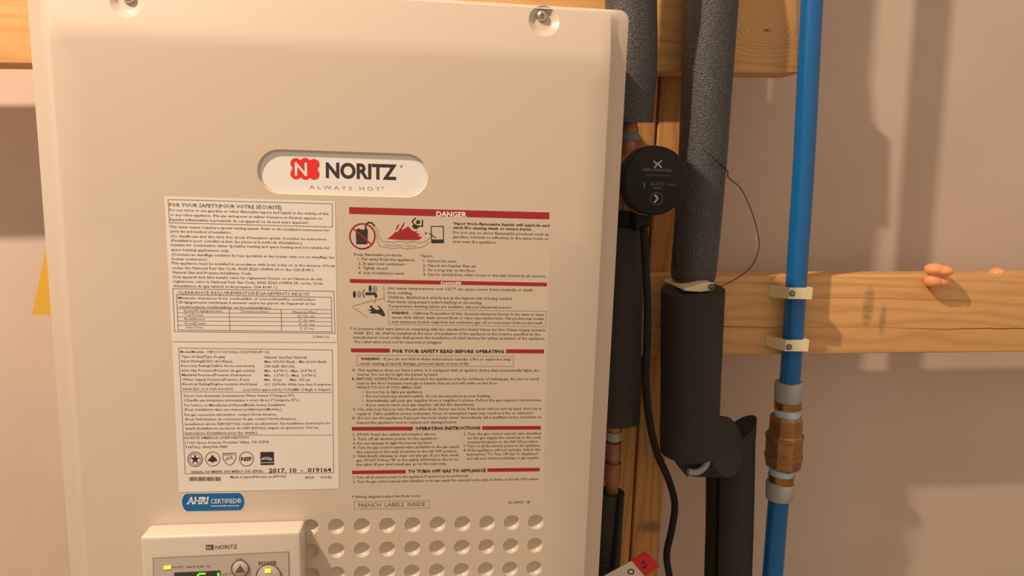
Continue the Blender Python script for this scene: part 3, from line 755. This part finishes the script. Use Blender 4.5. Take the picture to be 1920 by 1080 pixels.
# pipe A, passing the pump
pa = empty('insulated_pipe', at(1150, 1080, .14))
tag(pa, 'black insulated pipe right against the heater side, carrying the round pump', 'pipe', None)
sleeve(pa, 'foam_sleeve', [(1186, -90, .12, 53), (1183, 0, .125, 48), (1182, 110, .13, 50), (1176, 229, .135, 47)], M_foam, up=((0, -.01, .9), (0, 0, .3), (0, 0, .08), (0, 0, .03)))
pipe_px(pa, 'copper_pipe', [(1182, 215, .135, 14), (1178, 300, .135, 14)], M_copper)
pipe_px(pa, 'tape_band', [(1181, 250, .135, 17), (1180, 264, .135, 17)], M_teal)['label'] = 'teal tape band'
pipe_px(pa, 'pipe_collar', [(1181, 238, .135, 16), (1180.5, 248, .135, 16.5)], M_brass)
sleeve(pa, 'foam_sleeve', [(1167, 425, .135, 38), (1163, 560, .135, 41), (1158, 690, .137, 43), (1155, 786, .14, 44)], M_foamsm)
pipe_px(pa, 'copper_pipe', [(1165, 300, .135, 14), (1163, 430, .135, 14)], M_copper)
pipe_px(pa, 'copper_pipe', [(1152, 770, .14, 12), (1147, 940, .14, 12)], M_copper)
pipe_px(pa, 'pipe_fitting', [(1151, 789, .14, 15), (1150.5, 806, .14, 16.5)], M_copper); pipe_px(pa, 'pipe_fitting', [(1150, 828, .14, 15.5), (1149, 858, .14, 15.5)], M_copper)
pipe_px(pa, 'pipe_fitting', [(1149, 866, .14, 16), (1147.5, 900, .14, 16)], M_copper)
pipe_px(pa, 'printed_band', [(1150.5, 809, .14, 14), (1150, 824, .14, 14)], M_ring)
sleeve(pa, 'foam_sleeve', [(1146, 922, .14, 25), (1141, 1000, .14, 25), (1133, 1110, .14, 26), (1125, 1250, .14, 27)], M_foamsm, down=True)
sl = MB(); a_ = [at(x, y, .1225) for x, y in ((1164, 924), (1158, 990), (1148, 1080), (1142, 1200))]
sl.tube(spline(a_, 4), .0028, 8); adopt(sl.build('sleeve_slit', M_cord, smooth=50), pa)

# circulation pump
pump = empty('circulation_pump', at(1215, 410, .12))
tag(pump, 'round black circulation pump with printed face beside the heater', 'pump')
pc = at(1231, 339.5, .066); axis = (pc - CAM).normalized().lerp(Vector((0, 1, 0)), .75).normalized()
axis = Vector((-.10, 1, .03)).normalized()
r0 = 65 * scale_at(pc)
pr = [(0, .93), (.0006, .965), (.0022, .99), (.005, 1.0), (.016, 1.0), (.018, .97), (.034, .95), (.036, .80), (.060, .78)]
head = MB().tube([pc + axis * d for d, _ in pr], [r0 * r for _, r in pr], 56, frame=(1, 0, 0)).build('pump_head', M_black, smooth=40); adopt(head, pump)
vol = pc + axis * .075
v_ = MB().tube([vol - axis * .018, vol - axis * .012, vol + axis * .012, vol + axis * .018], [r0 * .72, r0 * .8, r0 * .8, r0 * .7], 40, frame=(1, 0, 0)).build('volute', M_copper, smooth=40); adopt(v_, pump)
rb = MB().tube([pc + axis * .0175, pc + axis * .0215], [r0 * 1.03, r0 * 1.03], 56, frame=(1, 0, 0)).build('rim_band', M_copper, smooth=40); adopt(rb, pump)
# flat bracket and plug housing under the head
adopt(pipe_px(pump, 'pipe_union', [(1176, 396, .135, 30), (1172, 428, .135, 30)], M_black), pump)
ph = [at(x, y, .10) for x, y in ((1192, 436), (1222, 424), (1226, 398), (1190, 396))]
adopt(MB().hexa(ph, [p + Vector((0, .03, 0)) for p in ph]).build('plug_housing', M_black, bevel=.003, smooth=40), pump)
cord_px = [(1207, 425, .10), (1211, 500, .10), (1214, 580, .10), (1213, 650, .10), (1211, 720, .10), (1218, 790, .11), (1232, 850, .125), (1254, 900, .14), (1265, 945, .145), (1260, 990, .145), (1250, 1040, .145), (1256, 1085, .145), (1268, 1160, .145), (1270, 1260, .145)]
cp = spline([at(*p) for p in cord_px], 8); cp += [Vector((cp[-1].x, cp[-1].y, z)) for z in (-.7, FLOOR + .01)]
adopt(MB().tube(cp, 7.0 * scale_at(at(1220, 700, .12)), 16).build('power_cord', M_cord, smooth=60), pump)
# print on the pump face, laid on its own plane
fc = pc - axis * .00025
fu = Vector((0, 0, 1)).cross(axis) * -1; fu.normalize(); fu = fu if fu.x > 0 else -fu; fw = axis.cross(fu); fw = fw if fw.z > 0 else -fw
def face_pt(x, y):
    d = ray(x, y); t = (fc - CAM).dot(axis) / d.dot(axis); return CAM + d * t
def ftext(mb, s, x0, y, x1, h, bold=0.0):
    vs, fsx = glyphs(s, bold, 2, 0.0); a = min(v[0] for v in vs); b = max(v[0] for v in vs)
    P0 = face_pt(x0, y); w = (face_pt(x1, y) - P0).dot(fu); sx = w / (b - a); sz = h * scale_at(P0) / .7
    mb.add([P0 + fu * ((v[0] - a) * sx) + fw * (v[1] * sz) for v in vs], fsx)
def fstroke(mb, px, w):
    p = [face_pt(x, y) - axis * .0001 for x, y in px]
    for a, b in zip(p, p[1:]):
        d = (b - a).normalized(); nn = d.cross(axis) * (w * .5 * scale_at(a)); e = d * (w * .3 * scale_at(a))
        mb.add([a - nn - e, b - nn + e, b + nn + e, a + nn - e], [(0, 1, 2, 3)])
M_pinkw = mat('pump_white_print', (.55, .53, .50), .6); M_pdim = mat('pump_dim_print', (.14, .13, .12), .6)
T = MB()
fstroke(T, [(1226, 302), (1229, 306), (1233, 306), (1240, 314)], 2.6); fstroke(T, [(1240, 301.5), (1232, 309), (1227, 314)], 2.6)
fstroke(T, [(1228, 365.5), (1233.5, 372), (1227.5, 379)], 3.2)
adopt(T.build('logo_print', M_pinkw, kind='stuff'), pump)
T = MB(); ftext(T, 'GRUNDFOS', 1205, 320.5, 1259, 5, .03); ftext(T, 'COMFORT PM', 1211, 330, 1255, 4)
ftext(T, 'AUTO', 1219, 348, 1245, 6.5, .01); ftext(T, '100%', 1251, 348.5, 1269, 5); fstroke(T, [(1208, 343), (1208, 350)], 3.4); fstroke(T, [(1226, 352.5), (1240, 352.5)], 2)
T2 = [(1231 + 11.5 * math.cos(i * math.pi / 14), 372.5 + 11.5 * math.sin(i * math.pi / 14)) for i in range(29)]
fstroke(T, T2, 1.4); adopt(T.build('face_lettering', M_pdim), pump)

# pipe B, the fat one in the middle
pb = empty('insulated_pipe', at(1291, 860, .14))
tag(pb, 'thick black insulated pipe between the pump and the blue pipe', 'pipe')
sleeve(pb, 'foam_sleeve', [(1338, -80, .158, 50.5), (1334.5, 0, .158, 49), (1325, 160, .159, 46.5), (1317, 300, .160, 44.5), (1308, 420, .160, 43), (1301, 500, .159, 42), (1299, 521, .161, 40)], M_foam, up=((-.035, 0, .9), (-.035, 0, .35), (-.028, 0, .12), (-.010, 0, .04)))
sm = MB(); sm.tube(spline([at(x, y, .146) for x, y in ((1270, 415), (1266, 460), (1264, 505))], 4), .0011, 8); adopt(sm.build('sleeve_seam', M_cord), pb)
pipe_px(pb, 'copper_pipe', [(1299, 500, .155, 12), (1297, 570, .15, 12)], M_copper)
sleeve(pb, 'foam_sleeve', [(1299, 543, .135, 58.5), (1297, 620, .14, 57), (1294, 740, .142, 54.5), (1292, 845, .145, 53.5)], M_foamsm, wob=.004)
el = spline([at(x, y, N) for x, y, N in ((1290, 884, .122), (1306, 885, .122), (1320, 876, .123), (1326, 862, .125), (1322, 845, .128))], 6)
adopt(MB().tube(el, .0038, 16).build('elbow_pipe', M_ring, smooth=50), pb)
wd = [at(x, y, .128) for x, y in ((1262, 848), (1273, 874), (1287, 893), (1308, 889), (1330, 866), (1326, 845))]
adopt(MB().prism(wd, (0, .03, 0)).build('cut_sleeve_flap', M_foamsm), pb)
# short angled sleeve and the two sleeves that go on down
e0 = at(1363, 837, .145); e1 = at(1320, 868, .185)
ea = Vector((-.55, .74, -.30)).normalized(); er = 57 * scale_at(e0)
adopt(MB().tube([e0, e0 + ea * .005, e0 + ea * .045], [er * .98, er, er], 40, True).build('foam_elbow', M_foamsm, smooth=50), pb)
pd_ = empty('insulated_pipe', at(1380, 1100, .19)); tag(pd_, 'grey-black insulated drop pipe below the elbow, left of the brass valve', 'pipe')
P0 = [at(x, y, .185) for x, y in ((1383, 812), (1382, 900), (1380, 1000), (1377, 1100), (1372, 1300))]
rr_ = 31.5 * scale_at(P0[1])
dp = MB().tube(spline(P0, 5) + [Vector((P0[-1].x, P0[-1].y, FLOOR + .002))], rr_, 36, True)
top = P0[0]
for i, v in enumerate(dp.v[:36]):                        # top of the sleeve is cut on a slant rising to the right
    dp.v[i] = v + Vector((0, 0, (v.x - top.x) / rr_ * .017 + .003))
adopt(dp.build('foam_sleeve', M_foamsm, smooth=50), pd_)
pe = empty('insulated_pipe', at(1338, 1100, .205)); tag(pe, 'thin black insulated pipe partly behind the grey-black drop pipe', 'pipe')
sleeve(pe, 'foam_sleeve', [(1341, 872, .215, 17), (1340, 980, .215, 16.5), (1337, 1090, .215, 16.5), (1333, 1260, .215, 16.5)], M_cord, .004, down=True)

# thin wire springing off the insulated pipe
wp = [(1318, 281, .126), (1332, 291, .127), (1350, 306, .133), (1364, 320, .146), (1366, 333, .155), (1388, 352, .16), (1404, 383, .16), (1418, 425, .165), (1423, 462, .17), (1411, 496, .175), (1386, 519, .18), (1350, 538, .18)]
tag(MB().tube(spline([at(*p) for p in wp], 8), .0006, 8).build('thin_wire', M_wire, smooth=60), 'thin stray wire arcing out from the thick insulated pipe', 'wire')

# ------------------------------------------------------------------ blue pipe, valve, clamps
PN = BEAM - .018
def bp_r(p, h): return h * scale_at(p)
bl = empty('blue_water_pipe', at(1483, 716, PN)); 
def blue(name, keys, label):
    pts_ = [at(x, y, PN) for x, y, h in keys]; rr_ = [h * scale_at(p) for p, (_, _, h) in zip(pts_, keys)]
    sp = spline(pts_, 6)
    if keys[-1][1] > 1080: sp = sp + [Vector((sp[-1].x, sp[-1].y, FLOOR + .002))]
    r_ = sum(rr_) / len(rr_)
    return tag(MB().tube(sp, r_, 32).build(name, M_blue, smooth=60), label, 'pipe')
COL.objects.unlink(bl); bpy.data.objects.remove(bl)
blue('blue_water_pipe', [(1600, -1450, 21), (1550, -500, 21), (1522.5, 0, 20.8), (1507.5, 300, 19.6), (1496, 480, 19.4), (1487.5, 620, 19), (1480.5, 722, 18.8)], 'long blue plastic water pipe above the brass valve, held by two clamps')
blue('blue_water_pipe', [(1461.5, 926, 18.6), (1458, 960, 18.5), (1448.5, 1080, 18.4), (1434, 1260, 18.3)], 'short blue plastic water pipe below the brass valve')
valve = empty('brass_check_valve', at(1470, 830, PN)); tag(valve, 'brass check valve with grey crimp rings joining the two blue pipes', 'valve')
def vpart(name, keys, M, seg=32, smooth=40):
    pts_ = [at(x, y, PN) for x, y, h in keys]; rr_ = [h * scale_at(p) for p, (_, _, h) in zip(pts_, keys)]
    return adopt(MB().tube(pts_, rr_, seg).build(name, M, smooth=smooth), valve)
vpart('crimp_ring', [(1480.3, 716, 25.5), (1480, 722, 26.6), (1479, 734, 25.8), (1478, 744, 25.3), (1477.6, 752, 23.5)], M_ring)
vpart('brass_collar', [(1477.5, 752, 24.5), (1477, 765, 24.5)], M_gold)
vpart('seal_ring', [(1476.5, 764, 23), (1475.5, 782, 23)], M_pale)
vpart('hex_nut', [(1474.5, 779, 27), (1474.2, 783, 30), (1472, 812, 30.5), (1472, 816, 29)], M_brass, 8, 20)
vpart('valve_body', [(1471.5, 812, 30), (1471, 817, 34), (1468, 860, 34), (1467, 872, 32.5), (1466, 878, 25)], M_brass, 8, 20)
vpart('body_band', [(1471, 815, 34.2), (1470.8, 820, 34.2)], M_brass); vpart('body_band', [(1469, 852, 34.0), (1468.8, 856, 34.0)], M_brass)
vpart('seal_ring', [(1466, 876, 22), (1465, 890, 22)], M_pale)
vpart('brass_collar', [(1464.8, 889, 23.5), (1463.8, 904, 23.5)], M_gold)
vpart('crimp_ring', [(1463.6, 903, 24), (1463, 907, 25.8), (1461, 928, 24.8), (1460.7, 934, 23.5)], M_ring)

def clamp(cx, yc, hh, xl, xr, yl, screw, label):
    """plastic strap: left ear on the beam, ramp over the pipe, right leg back to the beam"""
    r = .0135
    P_ = at(cx, yc, PN - r - .003); L_ = at(xl, yl, BEAM - .006); Rr = at(xr, yc + 1, PN - r - .002)
    h = hh * scale_at(P_); fN = PN - r - .004
    sec = [(L_.x, BEAM - .0005, L_.z - P_.z), (L_.x, BEAM - .010, L_.z - P_.z), (P_.x - .010, fN, 0), (Rr.x - .002, fN - .0005, 0), (Rr.x, fN + .004, 0), (Rr.x, BEAM - .0005, 0),
           (Rr.x - .005, BEAM - .0005, 0), (Rr.x - .005, fN + .0035, 0), (P_.x - .008, fN + .0035, 0), (P_.x - .0165, BEAM - .0005, (L_.z - P_.z) * .5)]
    n = len(sec); vs = [(x, y, P_.z + dz - h) for x, y, dz in sec] + [(x, y, P_.z + dz + h) for x, y, dz in sec]
    o = empty('pipe_clamp', (P_.x, BEAM, P_.z)); tag(o, label, 'pipe clamp', 'cream clamps on the blue pipe')
    mb = MB().add(vs, [(n + i, n + (i + 1) % n, (i + 1) % n, i) for i in range(n)] + [(0, 1, 2, 8, 9), (2, 3, 7, 8), (3, 4, 5, 6, 7)] + [tuple(n + j for j in reversed(f)) for f in ((0, 1, 2, 8, 9), (2, 3, 7, 8), (3, 4, 5, 6, 7))])
    b_ = mb.build('strap', M_cream); 
    bm = bmesh.new(); bm.from_mesh(b_.data); bmesh.ops.recalc_face_normals(bm, faces=bm.faces); bm.to_mesh(b_.data); bm.free()
    adopt(b_, o)
    sc_ = at(*screw, fN); rs = 5.8 * scale_at(sc_)
    s = MB().tube([sc_ + Vector((0, .001, 0)), sc_ - Vector((0, .0008, 0)), sc_ - Vector((0, .0012, 0))], [rs, rs, rs * .8], 20, frame=(1, 0, 0)).build('screw_head', M_bolt, smooth=40); adopt(s, o)
    c0 = sc_ - Vector((0, .00125, 0)); w = rs * .55
    MB().box((c0.x - w, c0.y - .0002, c0.z - .0004), (c0.x + w, c0.y, c0.z + .0004)).box((c0.x - .0004, c0.y - .0002, c0.z - w), (c0.x + .0004, c0.y, c0.z + w)).build('screw_slot', M_steel, s)
clamp(1494, 550, 10.5, 1449, 1524, 547.5, (1485, 550), 'upper cream plastic clamp holding the blue pipe to the beam')
clamp(1487, 648, 10.5, 1443, 1517, 640.5, (1479, 650.5), 'lower cream plastic clamp holding the blue pipe to the beam')
# clamp holding the insulated pipe
pcl = empty('pipe_clamp', at(1310, 537, BEAM)); tag(pcl, 'cream clamp half hidden between the two sleeves of the thick insulated pipe', 'pipe clamp')
cq = [at(x, y, .118) for x, y in ((1282, 545.5), (1312, 548), (1338, 545), (1338, 530), (1318, 531), (1300, 537), (1284, 541))]
adopt(MB().prism(cq, (0, .07, 0)).build('strap', M_cream, bevel=.0008, bseg=1), pcl)
sc_ = at(1334, 538, .1175); rs = 6 * scale_at(sc_)
adopt(MB().tube([sc_ + Vector((0, .001, 0)), sc_ - Vector((0, .001, 0)), sc_ - Vector((0, .0014, 0))], [rs, rs, rs * .8], 20, frame=(1, 0, 0)).build('screw_head', M_bolt, smooth=40), pcl)

# ------------------------------------------------------------------ small things
def blob(name, parts, label, M, seed):
    bm = bmesh.new()
    for c, r in parts:
        q = bmesh.ops.create_icosphere(bm, subdivisions=3, radius=1.0)
        for v in q['verts']:
            v.co = Vector((v.co.x * r[0], v.co.y * r[1], v.co.z * r[2])) + c
    me = bpy.data.meshes.new(name); bm.to_mesh(me); bm.free()
    o = bpy.data.objects.new(name, me); COL.objects.link(o)
    rm = o.modifiers.new('fuse', 'REMESH'); rm.mode = 'VOXEL'; rm.voxel_size = .0009
    sm_ = o.modifiers.new('smooth', 'SMOOTH'); sm_.factor = .7; sm_.iterations = 5
    dg = bpy.context.evaluated_depsgraph_get(); dg.update()
    me2 = bpy.data.meshes.new_from_object(o.evaluated_get(dg)); o.modifiers.clear(); o.data = me2
    me2.name = name; me2.materials.clear(); me2.materials.append(M)
    me2.polygons.foreach_set('use_smooth', [True] * len(me2.polygons))
    return tag(o, label, 'foam')
F = lambda x, y, N: at(x, y, N)
blob('orange_foam_blob', [(F(1752, 505, .178), (.0115, .011, .0075)), (F(1768, 508, .175), (.0115, .011, .0068)), (F(1750, 526, .181), (.0105, .010, .0085)), (F(1764, 527, .18), (.010, .009, .0075)), (F(1756, 540, .184), (.007, .006, .0045))],
     'large lumpy orange foam blob over the top edge of the middle beam', M_orange, 1)
blob('orange_foam_blob', [(F(1870, 511, .205), (.009, .010, .0058)), (F(1879, 513, .205), (.0065, .009, .004)), (F(1863, 514, .205), (.006, .008, .003))],
     'small orange foam bump on top of the beam near the right edge', M_orange, 2)
tq = [at(x, y, .27) for x, y in ((59.5, 590), (150, 594), (150, 430), (95, 425))]
tag(MB().hexa(tq, [p + Vector((0, .0006, 0)) for p in tq]).build('yellow_tag', M_yellow), 'slanted yellow card tag peeking out behind the left edge of the heater', 'tag')

# red and cream tag at the bottom, tied round the sleeve beside it
tg = empty('pipe_tag', at(1190, 1080, .10)); tag(tg, 'cream card tag with a red end hanging at the bottom beside the heater', 'tag')
TN = .095
def tq_(px, t=.001): a = [at(x, y, TN) for x, y in px]; return MB().hexa(a, [p + Vector((0, t, 0)) for p in a])
adopt(tq_([(1100, 1098), (1150, 1130), (1209, 1081), (1184.5, 1052)]).build('tag_card', M_tag), tg)
adopt(tq_([(1184.5, 1052), (1209, 1081), (1238, 1063), (1211.5, 1034)], .002).build('tag_end', M_red, bevel=.0003, bseg=1), tg)
T = MB()
for px in ([(1203, 1052), (1208, 1053)], [(1201, 1058), (1206, 1055), (1211, 1058)], [(1205, 1065), (1214, 1061)], [(1207, 1063), (1209, 1067)]): stroke(T, px, 2.2, TN, .0001)
adopt(T.build('tag_numeral', M_ink), tg)
T = MB(); stroke(T, pcirc(1183, 1072, 5.5, 4.5), 2, TN, .0001, True); adopt(T.build('tag_letter', M_redink), tg)

ti = spline([at(1160, 1094, TN - .0005), at(1150, 1076, .112), at(1142, 1062, .119), at(1128, 1060, .121), at(1118, 1062, .13)], 6)
adopt(MB().tube(ti, .0006, 8).build('tag_tie', M_wire, smooth=60), tg)
